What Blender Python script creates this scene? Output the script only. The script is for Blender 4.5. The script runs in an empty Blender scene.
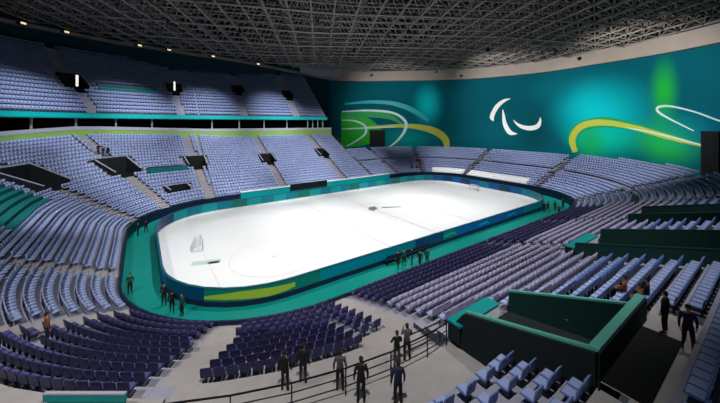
import bpy, bmesh, math, random
import numpy as np
from mathutils import Vector, Matrix
random.seed(7)
C = bpy.context.scene.collection
scene = bpy.context.scene
R = math.radians

# ------------------------------------------------------------------ camera model
F = 308.6; HOR = 123.0
CAM = np.array([-31.68, -39.45, 14.4]); YAW = R(54.6)
FW = np.array([math.cos(YAW), math.sin(YAW)]); RT = np.array([math.sin(YAW), -math.cos(YAW)])
def proj(p):
    dx, dy = p[0]-CAM[0], p[1]-CAM[1]
    d = dx*FW[0]+dy*FW[1]; l = dx*RT[0]+dy*RT[1]
    if d < .5: return None
    return (360+F*l/d, HOR-F*(p[2]-CAM[2])/d, d)
def unproj_depth(px, py, d):
    l = (px-360)/F*d
    return np.array([CAM[0]+FW[0]*d+RT[0]*l, CAM[1]+FW[1]*d+RT[1]*l, CAM[2]-(py-HOR)/F*d])
def unproj_z(px, py, z):
    return unproj_depth(px, py, (CAM[2]-z)*F/(py-HOR))

# ------------------------------------------------------------------ materials
def lin(c):
    c = c/255.0
    return c/12.92 if c <= .04045 else ((c+.055)/1.055)**2.4
def col(r, g, b): return (lin(r), lin(g), lin(b), 1)
M = {}
def mat(name, rgb, rough=.6, metal=0, var=0.0, scale=3.0, emit=0, spec=.25):
    m = bpy.data.materials.new(name); m.use_nodes = True
    nt = m.node_tree; b = nt.nodes['Principled BSDF']
    c = col(*rgb)
    b.inputs['Base Color'].default_value = c
    b.inputs['Roughness'].default_value = rough
    b.inputs['Metallic'].default_value = metal
    b.inputs['Specular IOR Level'].default_value = spec
    if emit:
        b.inputs['Emission Color'].default_value = c; b.inputs['Emission Strength'].default_value = emit
    if var:
        tc = nt.nodes.new('ShaderNodeTexCoord'); n = nt.nodes.new('ShaderNodeTexNoise')
        n.inputs['Scale'].default_value = scale; n.inputs['Detail'].default_value = 4
        nt.links.new(tc.outputs['Object'], n.inputs['Vector'])
        mx = nt.nodes.new('ShaderNodeMix'); mx.data_type = 'RGBA'
        mx.inputs[6].default_value = tuple(x*(1-var) for x in c[:3])+(1,)
        mx.inputs[7].default_value = tuple(min(1, x*(1+var)) for x in c[:3])+(1,)
        nt.links.new(n.outputs['Fac'], mx.inputs[0]); nt.links.new(mx.outputs[2], b.inputs['Base Color'])
    M[name] = m
    return m
mat('ice', (244, 246, 248), .25, var=.03, scale=.3)
mat('apron', (4, 132, 124), .5, var=.10, scale=.5)
mat('concrete', (150, 146, 146), .85, var=.18, scale=1.5)
mat('tread', (140, 140, 156), .85, var=.2, scale=2)
mat('tread_dark', (58, 60, 74), .85, var=.2, scale=2)
mat('front_navy', (16, 30, 58), .5)
mat('front_teal', (0, 150, 156), .5, var=.15, scale=.2)
mat('cap_white', (225, 228, 232), .5)
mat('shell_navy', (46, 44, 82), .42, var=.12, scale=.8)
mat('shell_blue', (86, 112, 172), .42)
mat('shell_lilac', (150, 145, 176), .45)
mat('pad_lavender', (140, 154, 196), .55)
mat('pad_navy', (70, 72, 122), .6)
mat('bracket', (40, 42, 48), .5, .4)
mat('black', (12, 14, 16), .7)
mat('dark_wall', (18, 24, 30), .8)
mat('dark_teal', (6, 52, 64), .7)
mat('drape_green', (10, 50, 46), .8, var=.15, scale=2)
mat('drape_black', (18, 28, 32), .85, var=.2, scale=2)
mat('cap_teal', (84, 158, 146), .5)
mat('cover_teal', (10, 128, 130), .6, var=.1, scale=.6)
mat('cover_dark', (10, 98, 102), .6, var=.1, scale=.6)
mat('green_band', (118, 158, 78), .6, var=.15, scale=.2)
mat('grey_band', (150, 152, 168), .6)
mat('led_teal', (0, 150, 150), .5, emit=.25)
mat('post', (170, 172, 178), .5)
mat('steel', (146, 138, 131), .55, .2)
mat('roof_black', (20, 20, 22), .9)
mat('ring', (160, 149, 140), .7, var=.12, scale=.3)
mat('lamp_body', (60, 60, 62), .5, .3)
mat('lamp_glow', (225, 200, 160), .5, emit=1.3)
mat('lamp_white', (240, 240, 235), .5, emit=1)
mat('board_navy', (10, 84, 150), .35)
mat('board_teal', (0, 122, 142), .35)
mat('board_deep', (8, 62, 100), .35)
mat('board_green', (12, 112, 100), .35)
mat('board_lime', (150, 178, 52), .35)
mat('board_rail', (30, 90, 110), .35)
mat('kick', (226, 216, 130), .4)
mat('ice_line_blue', (206, 216, 236), .3)
mat('ice_line_red', (238, 214, 218), .3)
mat('ice_grey', (200, 206, 212), .3)
mat('ice_dark', (120, 126, 136), .3)
mat('ice_mint', (190, 224, 208), .3)
mat('goal_red', (186, 176, 180), .4)
mat('goal_net', (205, 212, 218), .8)
mat('white_logo', (238, 246, 246), .5)
mat('sw_white', (190, 226, 224), .5)
mat('sw_yellow', (176, 188, 70), .5)
mat('sw_green', (18, 170, 40), .5)
mat('sw_green_soft', (20, 150, 80), .5)
mat('sw_cyan', (20, 160, 168), .5)
mat('rail', (30, 30, 34), .4, .5)
mat('skin', (196, 150, 124), .6)
mat('hair_dark', (34, 26, 22), .8)
mat('cloth_black', (22, 23, 27), .8)
mat('cloth_navy', (28, 34, 56), .8)
mat('cloth_grey', (66, 68, 74), .8)
mat('cloth_brown', (120, 74, 52), .8)
mat('cloth_green', (20, 74, 66), .8)
mat('shoe', (16, 16, 18), .6)
mat('wood', (150, 110, 70), .6)

# ------------------------------------------------------------------ mesh helpers
class MB:
    def __init__(s): s.v = []; s.f = []; s.m = []; s.mats = []
    def mi(s, m):
        m = M[m]
        if m not in s.mats: s.mats.append(m)
        return s.mats.index(m)
    def face(s, pts, m):
        n = len(s.v); s.v += [tuple(map(float, p)) for p in pts]; s.f.append(tuple(range(n, n+len(pts)))); s.m.append(s.mi(m))
    def hexa(s, p, m):          # 8 points: bottom ring 0-3, top ring 4-7
        n = len(s.v); s.v += [tuple(map(float, q)) for q in p]; k = s.mi(m)
        for f in ((3, 2, 1, 0), (4, 5, 6, 7), (0, 1, 5, 4), (1, 2, 6, 5), (2, 3, 7, 6), (3, 0, 4, 7)):
            s.f.append(tuple(n+i for i in f)); s.m.append(k)
    def box(s, x0, x1, y0, y1, z0, z1, m):
        s.hexa([(x0, y0, z0), (x1, y0, z0), (x1, y1, z0), (x0, y1, z0), (x0, y0, z1), (x1, y0, z1), (x1, y1, z1), (x0, y1, z1)], m)
    def bar(s, a, b, r, m, n=6, r2=None):
        a = Vector(a); b = Vector(b); d = (b-a)
        if d.length < 1e-6: return
        d.normalize(); u = d.orthogonal().normalized(); w = d.cross(u); r2 = r if r2 is None else r2
        k = s.mi(m); i0 = len(s.v)
        for c, rr in ((a, r), (b, r2)):
            for j in range(n):
                t = 2*math.pi*(j+.5)/n; s.v.append(tuple(c+(u*math.cos(t)+w*math.sin(t))*rr))
        for j in range(n):
            s.f.append((i0+j, i0+(j+1) % n, i0+n+(j+1) % n, i0+n+j)); s.m.append(k)
        s.f.append(tuple(i0+j for j in reversed(range(n)))); s.m.append(k)
        s.f.append(tuple(i0+n+j for j in range(n))); s.m.append(k)
    def ball(s, c, r, m, n=8, sc=(1, 1, 1)):
        k = s.mi(m); i0 = len(s.v); rings = n//2
        for i in range(rings+1):
            ph = math.pi*i/rings
            for j in range(n):
                t = 2*math.pi*j/n
                s.v.append((c[0]+r*sc[0]*math.sin(ph)*math.cos(t), c[1]+r*sc[1]*math.sin(ph)*math.sin(t), c[2]+r*sc[2]*math.cos(ph)))
        for i in range(rings):
            for j in range(n):
                s.f.append((i0+i*n+j, i0+(i+1)*n+j, i0+(i+1)*n+(j+1) % n, i0+i*n+(j+1) % n)); s.m.append(k)
    def build(s, name, parent=None, bevel=0, smooth=False):
        me = bpy.data.meshes.new(name); me.from_pydata(s.v, [], s.f)
        for m in s.mats: me.materials.append(m)
        me.polygons.foreach_set('material_index', s.m)
        if smooth: me.polygons.foreach_set('use_smooth', [True]*len(s.f))
        if bevel:
            bm = bmesh.new(); bm.from_mesh(me)
            bmesh.ops.remove_doubles(bm, verts=bm.verts, dist=1e-5)
            bmesh.ops.bevel(bm, geom=[e for e in bm.edges], offset=bevel, segments=2, affect='EDGES', profile=.5)
            bm.to_mesh(me); bm.free()
        me.update()
        o = bpy.data.objects.new(name, me); C.objects.link(o)
        if parent is not None: o.parent = parent
        return o
def tag(o, label, cat, group=None, kind=None):
    o['label'] = label; o['category'] = cat
    if group: o['group'] = group
    if kind: o['kind'] = kind
    return o
def struct(o, label, cat):
    return tag(o, label, cat, kind='structure')
def empty(name, loc, rz, label, cat, group=None):
    o = bpy.data.objects.new(name, None); C.objects.link(o); o.location = loc; o.rotation_euler = (0, 0, rz); o.empty_display_size = .2
    return tag(o, label, cat, group)
def copy_tree(o, parent=None):
    c = o.copy(); C.objects.link(c)
    if parent is not None: c.parent = parent
    for ch in list(o.children): copy_tree(ch, c)
    return c
ORD = ['first', 'second', 'third', 'fourth', 'fifth', 'sixth', 'seventh', 'eighth', 'ninth', 'tenth', 'eleventh', 'twelfth', 'thirteenth', 'fourteenth',
       'fifteenth', 'sixteenth', 'seventeenth', 'eighteenth', 'nineteenth', 'twentieth', 'twenty-first', 'twenty-second', 'twenty-third', 'twenty-fourth', 'twenty-fifth', 'twenty-sixth', 'twenty-seventh']

# ------------------------------------------------------------------ bowl geometry: offsets of a rounded rectangle
HL, HW, RR = 34.5, 19.5, 12.5
LX, LY, QA = 2*(HL-RR), 2*(HW-RR), RR*math.pi/2; DL = 1.3     # the left end lies 1.3 m closer to the ice than the right end
S1 = LX; S2 = S1+QA; S3 = S2+LY; S4 = S3+QA; S5 = S4+LX-DL; S6 = S5+QA; S7 = S6+LY; S8 = S7+QA-DL
ax, ay = HL-RR, HW-RR
def P(s, t):
    s = s % S8
    if s < DL: s += S8
    if s < S1: return np.array([-ax+s, -HW-t]), np.array([0., -1.])
    if s < S2: a = -math.pi/2+(s-S1)/RR; c = (ax, -ay)
    elif s < S3: return np.array([HL+t, -ay+(s-S2)]), np.array([1., 0.])
    elif s < S4: a = (s-S3)/RR; c = (ax, ay)
    elif s < S5: return np.array([ax-(s-S4), HW+t]), np.array([0., 1.])
    elif s < S6: a = math.pi/2+(s-S5)/RR; c = (-ax+DL, ay)
    elif s < S7: return np.array([-HL+DL-t, ay-(s-S6)]), np.array([-1., 0.])
    else: a = math.pi+(s-S7)/RR; c = (-ax+DL, -ay)
    n = np.array([math.cos(a), math.sin(a)])
    return np.array(c)+n*(RR+t), n
def inv(x, y):
    cx = min(max(x, -ax+DL), ax); cy = min(max(y, -ay), ay)
    dx, dy = x-cx, y-cy
    ox, oy = (x-ax if x > 0 else -ax+DL-x), abs(y)-ay
    if ox > 0 and oy > 0:
        a = math.atan2(dy, dx); t = math.hypot(dx, dy)-RR
        if dx > 0 and dy < 0: s = S1+(a+math.pi/2)*RR
        elif dx > 0: s = S3+a*RR
        elif dy > 0: s = S5+(a-math.pi/2)*RR
        else: s = (S7+(a+math.pi)*RR) % S8
        return s, t
    xl = x-HL if x > 0 else -HL+DL-x
    if abs(y)-HW > xl:
        return (x+ax if y < 0 else S4+ax-x), abs(y)-HW
    return (S2+y+ay if x > 0 else S6+ay-y), xl
RD = .85; Z0 = 1.0
CUT = 105.0                       # where the high far stand ends
def interp(s, pts):
    return float(np.interp(s % S8, [p[0] for p in pts], [p[1] for p in pts]))
KP = [(0, .30), (S1, .30), (S2, .42), (CUT, .42), (CUT+.01, .50), (S5-6, .50), (S5+8, .565), (S6, .47), (S7, .40), (S8, .30)]
TP = [(0, 24), (S1-10, 24), (S2, 16), (CUT, 16), (CUT+.01, 24), (S8, 24)]
def K(s): return interp(s, KP)
def NR(s): return int(round(interp(s, TP)))
# upper tier
UT0, UZ0, UK, UN = 19.6, 16.2, .90, 18
US0, US1 = CUT+2.0, S6+12
def W0(s): return 10 if S7+5 < s < S7+13.3 else 9 if s > S7+5 else 8
def in_walk(s, i):                # flat cross aisle and concrete floor in the near corner
    s = s % S8
    return (s < 2.7 or s > S7+5.5) and W0(s) <= i < 15
def zrow(s, i):
    s = s % S8
    if in_walk(s, i):
        return Z0+K(s)*RD*W0(s) if i < 12 else Z0+K(s)*RD*11
    if (s < 2.7 or s > S7+5.5) and i >= 15: return Z0+K(s)*RD*(i-1)
    if s < 9.8 and i == 20: i = 19
    return Z0+K(s)*RD*i
def zstand(x, y):
    s, t = inv(x, y)
    if t < 0: return 0, s, t
    i = int(t/RD)
    if i >= NR(s): return -50, s, t
    return zrow(s, i), s, t
def zup(x, y):
    s, t = inv(x, y)
    i = int((t-UT0)/RD)
    if t < UT0 or i >= UN or not (US0 <= s <= US1): return -50, s, t
    return UZ0+UK*RD*i, s, t
def pick(px, py, f=zstand, dz=0):
    d = 6.0
    while d < 140:
        p = unproj_depth(px, py, d); z, s, t = f(p[0], p[1])
        if p[2] <= z+dz: return p, s, t, d
        d += .05
    raise Exception('no hit %s %s' % (px, py))

# ------------------------------------------------------------------ openings and aisles
HOLES = []      # (s0, s1, i0, i1, upper)
def in_hole(s, i, upper=False, pad=0):
    s = s % S8
    for a, b, i0, i1, u in HOLES:
        if u == upper and a-pad <= s <= b+pad and i0 <= i < i1: return True
    return False
HOLES += [(2.7, 7.2, 13, 16, False), (2.7, 8.2, 16, 19, False), (17.5, 23.0, 12, 21, False), (30.5, 35.5, 12, 21, False)]
def far_vom(px, py, w, rows, upper=False):
    p, s, t, d = pick(px, py, zup if upper else zstand)
    i = int((t-(UT0 if upper else 0))/RD)
    sc = (RR+t)/RR if (S5 < s < S6) else 1
    h = (s-w/2/sc, s+w/2/sc, max(0, i-rows//2), max(0, i-rows//2)+rows, upper)
    HOLES.append(h); return h
FAR = [far_vom(28, 180, 5.0, 6), far_vom(121, 170, 4.6, 5), far_vom(196, 163, 3.6, 4), far_vom(267, 160, 3.0, 4), far_vom(322, 155, 2.6, 4), far_vom(178, 192, 3.6, 2)]
UPR = [far_vom(73, 82, 3.6, 4, True), far_vom(175, 90, 3.0, 3, True), far_vom(238, 93, 2.8, 3, True), far_vom(288, 96, 2.8, 3, True), far_vom(20, 82, 3.2, 3, True)]
UPR.pop(); HOLES.pop()
RA = [pick(x, y)[1] for x, y in ((600, 197), (541, 184), (466, 175), (421, 168))]
AISLES = [2.3, 20.2, 33, 44.5]+RA+[97, S7-2, S7+5.5, S7+13.3]+[(h[0]+h[1])/2 for h in FAR[:5]]
AISLES_W = {2.3: 1.5, S7+13.3: 1.7, S7+5.5: 1.3}
UAISLES = [(h[0]+h[1])/2 for h in UPR]
def in_aisle(s, t, al=AISLES):
    s = s % S8
    for a in al:
        if a == 2.3 and t > 8*RD: continue
        _, n0 = P(a, 0)
        sc = (RR+t)/RR if (S1 < a < S2 or S3 < a < S4 or S5 < a < S6 or a > S7) else 1
        w = AISLES_W.get(a, 1.1)
        if abs(s-a)*sc < w/2+.24: return True
    return False
COVERS = []     # (s0,s1,i0,i1,upper)
def cover_px(pa, pb, rows, upper=False):
    f = zup if upper else zstand
    _, sa, ta, _ = pick(*pa, f); _, sb, tb, _ = pick(*pb, f)
    i = int(((ta+tb)/2-(UT0 if upper else 0))/RD)
    c = (min(sa, sb), max(sa, sb), i, i+rows, upper); COVERS.append(c); return c
CV = [cover_px((150, 176), (190, 172), 2), cover_px((2, 232), (52, 205), 6), cover_px((100, 93), (158, 95), 2, True)]
def in_cover(s, i, upper=False):
    return any(u == upper and a <= s % S8 <= b and i0 <= i < i1 for a, b, i0, i1, u in COVERS)

# ------------------------------------------------------------------ stands
def breaks(a, b, extra):
    out = list(np.arange(a, b, 1.6))+[b]+[e for e in extra if a < e < b]
    return sorted(set(round(x, 4) for x in out))
HB = [h[0] for h in HOLES]+[h[1] for h in HOLES]+[2.7, 9.8, S7+5.5, S7+13.3]
def stand(name, label, sa, sb, m='tread'):
    mb = MB(); bs = breaks(sa, sb, HB)
    for s0, s1 in zip(bs[:-1], bs[1:]):
        sm = (s0+s1)/2; nr = NR(sm)
        e = 1e-3
        for i in range(nr):
            if in_hole(sm, i): continue
            t0, t1 = i*RD, (i+1)*RD
            a0, _ = P(s0+e, t0); b0, _ = P(s1-e, t0); a1, _ = P(s0+e, t1); b1, _ = P(s1-e, t1)
            za, zb = zrow(s0+e, i), zrow(s1-e, i)
            mm = 'tread_dark' if (S1 < sm < CUT and i == 8) else 'concrete' if (in_walk(sm, i) or (sm < 9.8 and i in (19, 20))) else m
            mb.face([(*a0, za), (*b0, zb), (*b1, zb), (*a1, za)], mm)
            pz = (zrow(s0+e, i-1), zrow(s1-e, i-1)) if i else (0, 0)
            if i and in_hole(sm, i-1): pz = (zrow(s0+e, i-3), zrow(s1-e, i-3))
            if za-pz[0] > .001 and i:
                mb.face([(*a0, pz[0]), (*b0, pz[1]), (*b0, zb), (*a0, za)], mm)
        # outer back face
        a1, _ = P(s0, nr*RD); b1, _ = P(s1, nr*RD)
        mb.face([(*a1, 0), (*b1, 0), (*b1, zrow(s1-e, nr-1)), (*a1, zrow(s0+e, nr-1))], m)
    for s, sg in ((sa, 1), (sb, -1)):
        for i in range(NR(s+sg*.01)):
            a, _ = P(s, i*RD); b, _ = P(s, (i+1)*RD); z = zrow(s+sg*.01, i)
            mb.face([(*a, 0), (*b, 0), (*b, z), (*a, z)], 'grey_band')
    return struct(mb.build(name), label, 'grandstand')
stand('stand_near', 'stepped concrete terrace carrying the dark seats nearest the viewer', 0, S1)
stand('stand_right', 'low curved terrace of seats below the teal banner wall', S1, CUT)
stand('stand_far', 'steep lower terrace of lavender seats along the far side of the ice', CUT+.02, S5)
stand('stand_left', 'curved terrace of seats round the left end of the ice', S5, S8)
# upper tier
mb = MB(); bs = breaks(US0, US1, HB)
for s0, s1 in zip(bs[:-1], bs[1:]):
    sm = (s0+s1)/2
    for i in range(UN):
        t0, t1 = UT0+i*RD, UT0+(i+1)*RD; z = UZ0+UK*RD*i
        a0, _ = P(s0, t0); b0, _ = P(s1, t0); a1, _ = P(s0, t1); b1, _ = P(s1, t1)
        if not in_hole(sm, i, True):
            mb.face([(*a0, z), (*b0, z), (*b1, z), (*a1, z)], 'tread')
            if i: mb.face([(*a0, z-UK*RD*(3 if in_hole(sm, i-1, True) else 1)), (*b0, z-UK*RD*(3 if in_hole(sm, i-1, True) else 1)), (*b0, z), (*a0, z)], 'tread')
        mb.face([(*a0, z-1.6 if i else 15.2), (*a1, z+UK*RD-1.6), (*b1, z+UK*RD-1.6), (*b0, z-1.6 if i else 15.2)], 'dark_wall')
for s in (US0, US1):
    for i in range(UN):
        a, _ = P(s, UT0+i*RD); b, _ = P(s, UT0+(i+1)*RD); z = UZ0+UK*RD*i
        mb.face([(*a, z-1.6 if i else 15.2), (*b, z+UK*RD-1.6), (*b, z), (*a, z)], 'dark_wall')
struct(mb.build('stand_upper'), 'upper balcony terrace of seats above the black concourse gap', 'grandstand')
def band(name, label, cat, sa, sb, t0, t1, z0, z1, m, step=1.6):
    mb = MB(); bs = breaks(sa, sb, [])
    for a, b in zip(bs[:-1], bs[1:]):
        pa, _ = P(a, t0); pb, _ = P(b, t0); qa, _ = P(a, t1); qb, _ = P(b, t1)
        mb.hexa([(*pa, z0), (*pb, z0), (*qb, z0), (*qa, z0), (*pa, z1), (*pb, z1), (*qb, z1), (*qa, z1)], m)
    return mb, name, label, cat
def sband(*a):
    mb, n, l, c = band(*a); return struct(mb.build(n), l, c)
TB = 24*RD
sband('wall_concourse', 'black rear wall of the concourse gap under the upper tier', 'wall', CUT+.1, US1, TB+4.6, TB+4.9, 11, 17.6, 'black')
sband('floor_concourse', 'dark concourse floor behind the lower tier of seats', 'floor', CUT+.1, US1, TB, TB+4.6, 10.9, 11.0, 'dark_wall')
gb, wb = MB(), MB(); bs = breaks(CUT+.1, US1, [])
for a, b in zip(bs[:-1], bs[1:]):
    za, zb = Z0+K(a)*TB, Z0+K(b)*TB; ga, gb_ = max(12.45, za+.75), max(12.45, zb+.75)
    pa, pb, qa, qb = P(a, TB-.25)[0], P(b, TB-.25)[0], P(a, TB)[0], P(b, TB)[0]
    gb.hexa([(*pa, za-.6), (*pb, zb-.6), (*qb, zb-.6), (*qa, za-.6), (*pa, ga), (*pb, gb_), (*qb, gb_), (*qa, ga)], 'green_band')
    pa, pb, qa, qb = P(a, TB-.3)[0], P(b, TB-.3)[0], P(a, TB+.05)[0], P(b, TB+.05)[0]
    wb.hexa([(*pa, ga), (*pb, gb_), (*qb, gb_), (*qa, ga), (*pa, ga+.6), (*pb, gb_+.6), (*qb, gb_+.6), (*qa, ga+.6)], 'grey_band')
tp = gb.build('parapet_wall'); tag(tp, 'long lime green parapet along the top of the lower far seating', 'parapet')
wb.build('coping', tp)
b_, *_ = band('', '', '', US0, US1, UT0-.25, UT0, 15.25, 16.15, 'front_teal')
tp = b_.build('balcony_fascia'); tag(tp, 'long bright teal fascia along the front edge of the upper balcony', 'fascia')
b_, *_ = band('', '', '', US0, US1, UT0-.3, UT0-.25, 15.4, 16.0, 'led_teal'); b_.build('display_strip', tp)
sb_ = sorted([(h[0]+h[1])/2 for h in UPR])
UTB = UT0+UN*RD
# front walls round the floor
def fband(name, label, sa, sb, zt, m, capm=None):
    mb, *_ = band('', '', '', sa, sb, -.15, .0, 0, zt, m)
    o = struct(mb.build(name), label, 'barrier')
    if capm:
        mb, *_ = band('', '', '', sa, sb, -.2, .35, zt, zt+.12, capm); mb.build('coping', o)
    return o
fband('barrier_wall', 'low navy barrier between the teal floor and nearest seats', 0, S1, 1.25, 'front_navy')
fband('barrier_wall', 'dark barrier in front of the seats at the right end', S1, 100, 1.5, 'front_navy')
fband('barrier_wall', 'teal barrier with white top along the far side seats', 100, S5-4, 1.6, 'front_teal', 'cap_white')
fband('barrier_wall', 'dark navy barrier curving round the left end seats', S5-4, S8, 1.3, 'front_navy')
# white tarpaulin panel on the right end front rows
wa, wb2 = pick(530, 182)[1], pick(432, 171)[1]
for ca, cb, lab in ((wa, RA[2]-.6, 'white tarpaulin over front rows at the right end, right of the dark stairs'), (RA[2]+.6, wb2, 'white tarpaulin over front rows at the right end, left of the dark stairs')):
    mb = MB(); bs = breaks(ca, cb, [])
    for a, b in zip(bs[:-1], bs[1:]):
        for i in range(3):
            q = [P(a, i*RD+.04)[0], P(b, i*RD+.04)[0], P(b, (i+1)*RD+.04)[0], P(a, (i+1)*RD+.04)[0]]
            z = Z0+.42*RD*i+.75
            mb.hexa([(*p, z-.6) for p in q]+[(*p, z) for p in q], 'cap_white')
    tag(mb.build('seat_cover'), lab, 'cover')
COVERS.append((wa, wb2, 0, 3, False))
for c, lab in zip(CV, ['teal cover strip over seat rows between two dark openings of the far lower stand', 'teal cover over seat rows in the left corner of the lower stand',
                       'dark teal cover strip over seat rows of the upper balcony']):
    mb = MB(); bs = breaks(c[0], c[1], [])
    for a, b in zip(bs[:-1], bs[1:]):
        for i in range(c[2], c[3]):
            t = i*RD+(UT0 if c[4] else 0)
            za, zb = (UZ0+UK*RD*i,)*2 if c[4] else (zrow(a, i), zrow(b, i))
            q = [P(a, t)[0], P(b, t)[0], P(b, t+RD)[0], P(a, t+RD)[0]]; zz = [za, zb, zb, za]
            mb.hexa([(*p, z) for p, z in zip(q, zz)]+[(*p, z+.62) for p, z in zip(q, zz)], 'cover_dark')
    tag(mb.build('seat_cover'), lab, 'cover')

# ------------------------------------------------------------------ vomitories
def vomitory(h, label, wall_h, mw, mcap, mback, group='dark stair openings in the stands', s1f=None):
    s0, s1, i0, i1, up = h
    off = UT0 if up else 0
    zf = (lambda s, i: UZ0+UK*RD*i) if up else zrow
    ta, tb = off+i0*RD, off+i1*RD; sm = (s0+s1)/2
    c, n = P(sm, ta); zfl = zf(sm, max(0, i0))-(.0 if i0 else .3)
    root = empty('vomitory', (c[0], c[1], zfl), 0, label, 'stair opening', group)
    def L(s, t, z):
        p, _ = P(s, t); return (p[0]-c[0], p[1]-c[1], z-zfl)
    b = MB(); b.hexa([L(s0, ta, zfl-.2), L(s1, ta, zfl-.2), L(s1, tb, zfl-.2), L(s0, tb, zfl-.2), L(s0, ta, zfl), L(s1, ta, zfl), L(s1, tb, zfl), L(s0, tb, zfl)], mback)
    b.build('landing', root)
    w = .13; rise = zf(sm, i1-1)+UK*0
    for s, ds in ((s0, 1), (s1, -1)):
        sc = (RR+ta)/RR if S5 < sm < S6 else 1
        e = ds*w/sc
        za, zb = zf(s, i0)+wall_h, zf(s, i1-1)+wall_h
        sb = s; s = s1f if (s1f is not None and ds < 0) else s
        if s1f is not None and ds < 0: za -= .2; zb -= .35
        b = MB(); b.hexa([L(s, ta, zfl-.2), L(s+e, ta, zfl-.2), L(sb+e, tb, zfl-.2), L(sb, tb, zfl-.2), L(s, ta, za), L(s+e, ta, za), L(sb+e, tb, zb), L(sb, tb, zb)], mw)
        sw = b.build('side_wall', root)
        e2 = -ds*.02/sc
        b = MB(); b.hexa([L(s+e2, ta, za), L(s+e-e2, ta, za), L(sb+e-e2, tb, zb), L(sb+e2, tb, zb), L(s+e2, ta, za+.09), L(s+e-e2, ta, za+.09), L(sb+e-e2, tb, zb+.09), L(sb+e2, tb, zb+.09)], mcap)
        b.build('coping', sw)
    zb = zf(sm, i1-1)+wall_h
    b = MB(); b.hexa([L(s0, tb-.2, zfl-.2), L(s1, tb-.2, zfl-.2), L(s1, tb, zfl-.2), L(s0, tb, zfl-.2), L(s0, tb-.2, zb), L(s1, tb-.2, zb), L(s1, tb, zb), L(s0, tb, zb)], mw)
    bw = b.build('back_wall', root)
    b = MB(); b.hexa([L(s0, tb-.25, zb), L(s1, tb-.25, zb), L(s1, tb+.05, zb), L(s0, tb+.05, zb), L(s0, tb-.25, zb+.09), L(s1, tb-.25, zb+.09), L(s1, tb+.05, zb+.09), L(s0, tb+.05, zb+.09)], mcap)
    b.build('coping', bw)
    ws = (s1-s0)*.3
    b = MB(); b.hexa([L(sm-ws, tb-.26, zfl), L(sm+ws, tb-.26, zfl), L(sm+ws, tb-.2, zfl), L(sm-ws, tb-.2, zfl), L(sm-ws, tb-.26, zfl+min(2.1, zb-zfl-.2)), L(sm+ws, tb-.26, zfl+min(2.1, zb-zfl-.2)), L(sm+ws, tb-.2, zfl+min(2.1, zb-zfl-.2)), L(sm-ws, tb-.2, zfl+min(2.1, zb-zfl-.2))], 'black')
    b.build('doorway', root)
    return root
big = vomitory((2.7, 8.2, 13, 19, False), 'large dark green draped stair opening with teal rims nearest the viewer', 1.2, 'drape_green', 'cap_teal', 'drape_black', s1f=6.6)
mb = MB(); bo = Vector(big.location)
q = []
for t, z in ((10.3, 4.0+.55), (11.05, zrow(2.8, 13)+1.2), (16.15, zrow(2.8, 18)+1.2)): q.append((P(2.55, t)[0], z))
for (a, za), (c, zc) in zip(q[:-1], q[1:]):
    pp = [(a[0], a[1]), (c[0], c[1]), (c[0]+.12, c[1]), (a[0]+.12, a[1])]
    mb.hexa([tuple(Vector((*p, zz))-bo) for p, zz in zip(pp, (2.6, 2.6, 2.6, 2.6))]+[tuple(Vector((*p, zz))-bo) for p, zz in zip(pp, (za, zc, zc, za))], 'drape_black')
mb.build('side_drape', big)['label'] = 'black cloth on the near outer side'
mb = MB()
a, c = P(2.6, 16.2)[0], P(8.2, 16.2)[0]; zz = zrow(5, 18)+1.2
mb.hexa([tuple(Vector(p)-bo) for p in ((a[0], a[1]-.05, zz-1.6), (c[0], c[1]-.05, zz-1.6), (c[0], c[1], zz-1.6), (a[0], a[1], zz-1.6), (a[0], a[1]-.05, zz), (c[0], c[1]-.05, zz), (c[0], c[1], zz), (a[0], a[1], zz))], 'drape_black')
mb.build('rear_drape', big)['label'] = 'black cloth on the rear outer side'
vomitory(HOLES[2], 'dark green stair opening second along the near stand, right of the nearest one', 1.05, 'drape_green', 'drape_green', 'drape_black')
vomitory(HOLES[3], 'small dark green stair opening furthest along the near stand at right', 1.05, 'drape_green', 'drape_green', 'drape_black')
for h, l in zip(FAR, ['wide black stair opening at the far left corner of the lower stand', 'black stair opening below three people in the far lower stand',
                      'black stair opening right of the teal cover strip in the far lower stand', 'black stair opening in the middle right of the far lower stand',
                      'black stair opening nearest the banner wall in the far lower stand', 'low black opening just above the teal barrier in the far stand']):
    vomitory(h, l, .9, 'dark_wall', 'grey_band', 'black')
for jj, (h, l) in enumerate(zip(UPR, ['black opening leftmost in the upper balcony seats', 'black opening second from left in the upper balcony seats',
                      'black opening third from left in the upper balcony seats', 'black opening rightmost in the upper balcony seats'])):
    vr = vomitory(h, l, .7, 'dark_wall', 'dark_wall', 'black')
    if jj < 2:
        b = MB(); b.bar((-.25, .3, .5), (-.25, .3, 2.6), .2, 'lamp_white', 8); b.build('light_column', vr)['label'] = 'glowing white light column'

# ------------------------------------------------------------------ ice, floor, boards
def rrect(hl, hw, r, n=14):
    pts = []
    for cx, cy, a0 in ((hl-r, -hw+r, -90), (hl-r, hw-r, 0), (-hl+r, hw-r, 90), (-hl+r, -hw+r, 180)):
        for j in range(n+1):
            a = R(a0+90*j/n); pts.append((cx+r*math.cos(a), cy+r*math.sin(a)))
    return pts
mb = MB(); mb.face([(x, y, .02) for x, y in rrect(30, 15, 8.5)], 'ice')
for_pts = rrect(30, 15, 8.5)
ice = struct(mb.build('floor_ice'), 'white rounded rectangular sheet of ice in the middle of the arena', 'ice rink')
def strip(x0, x1, y0, y1, m, name):
    b = MB(); b.face([(x0, y0, .03), (x1, y0, .03), (x1, y1, .03), (x0, y1, .03)], m); return b.build(name, ice)
strip(-.15, .15, -14.95, 14.95, 'ice_line_red', 'centre_line')
for x in (-8, 8): strip(x-.15, x+.15, -14.95, 14.95, 'ice_line_blue', 'blue_line')
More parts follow.
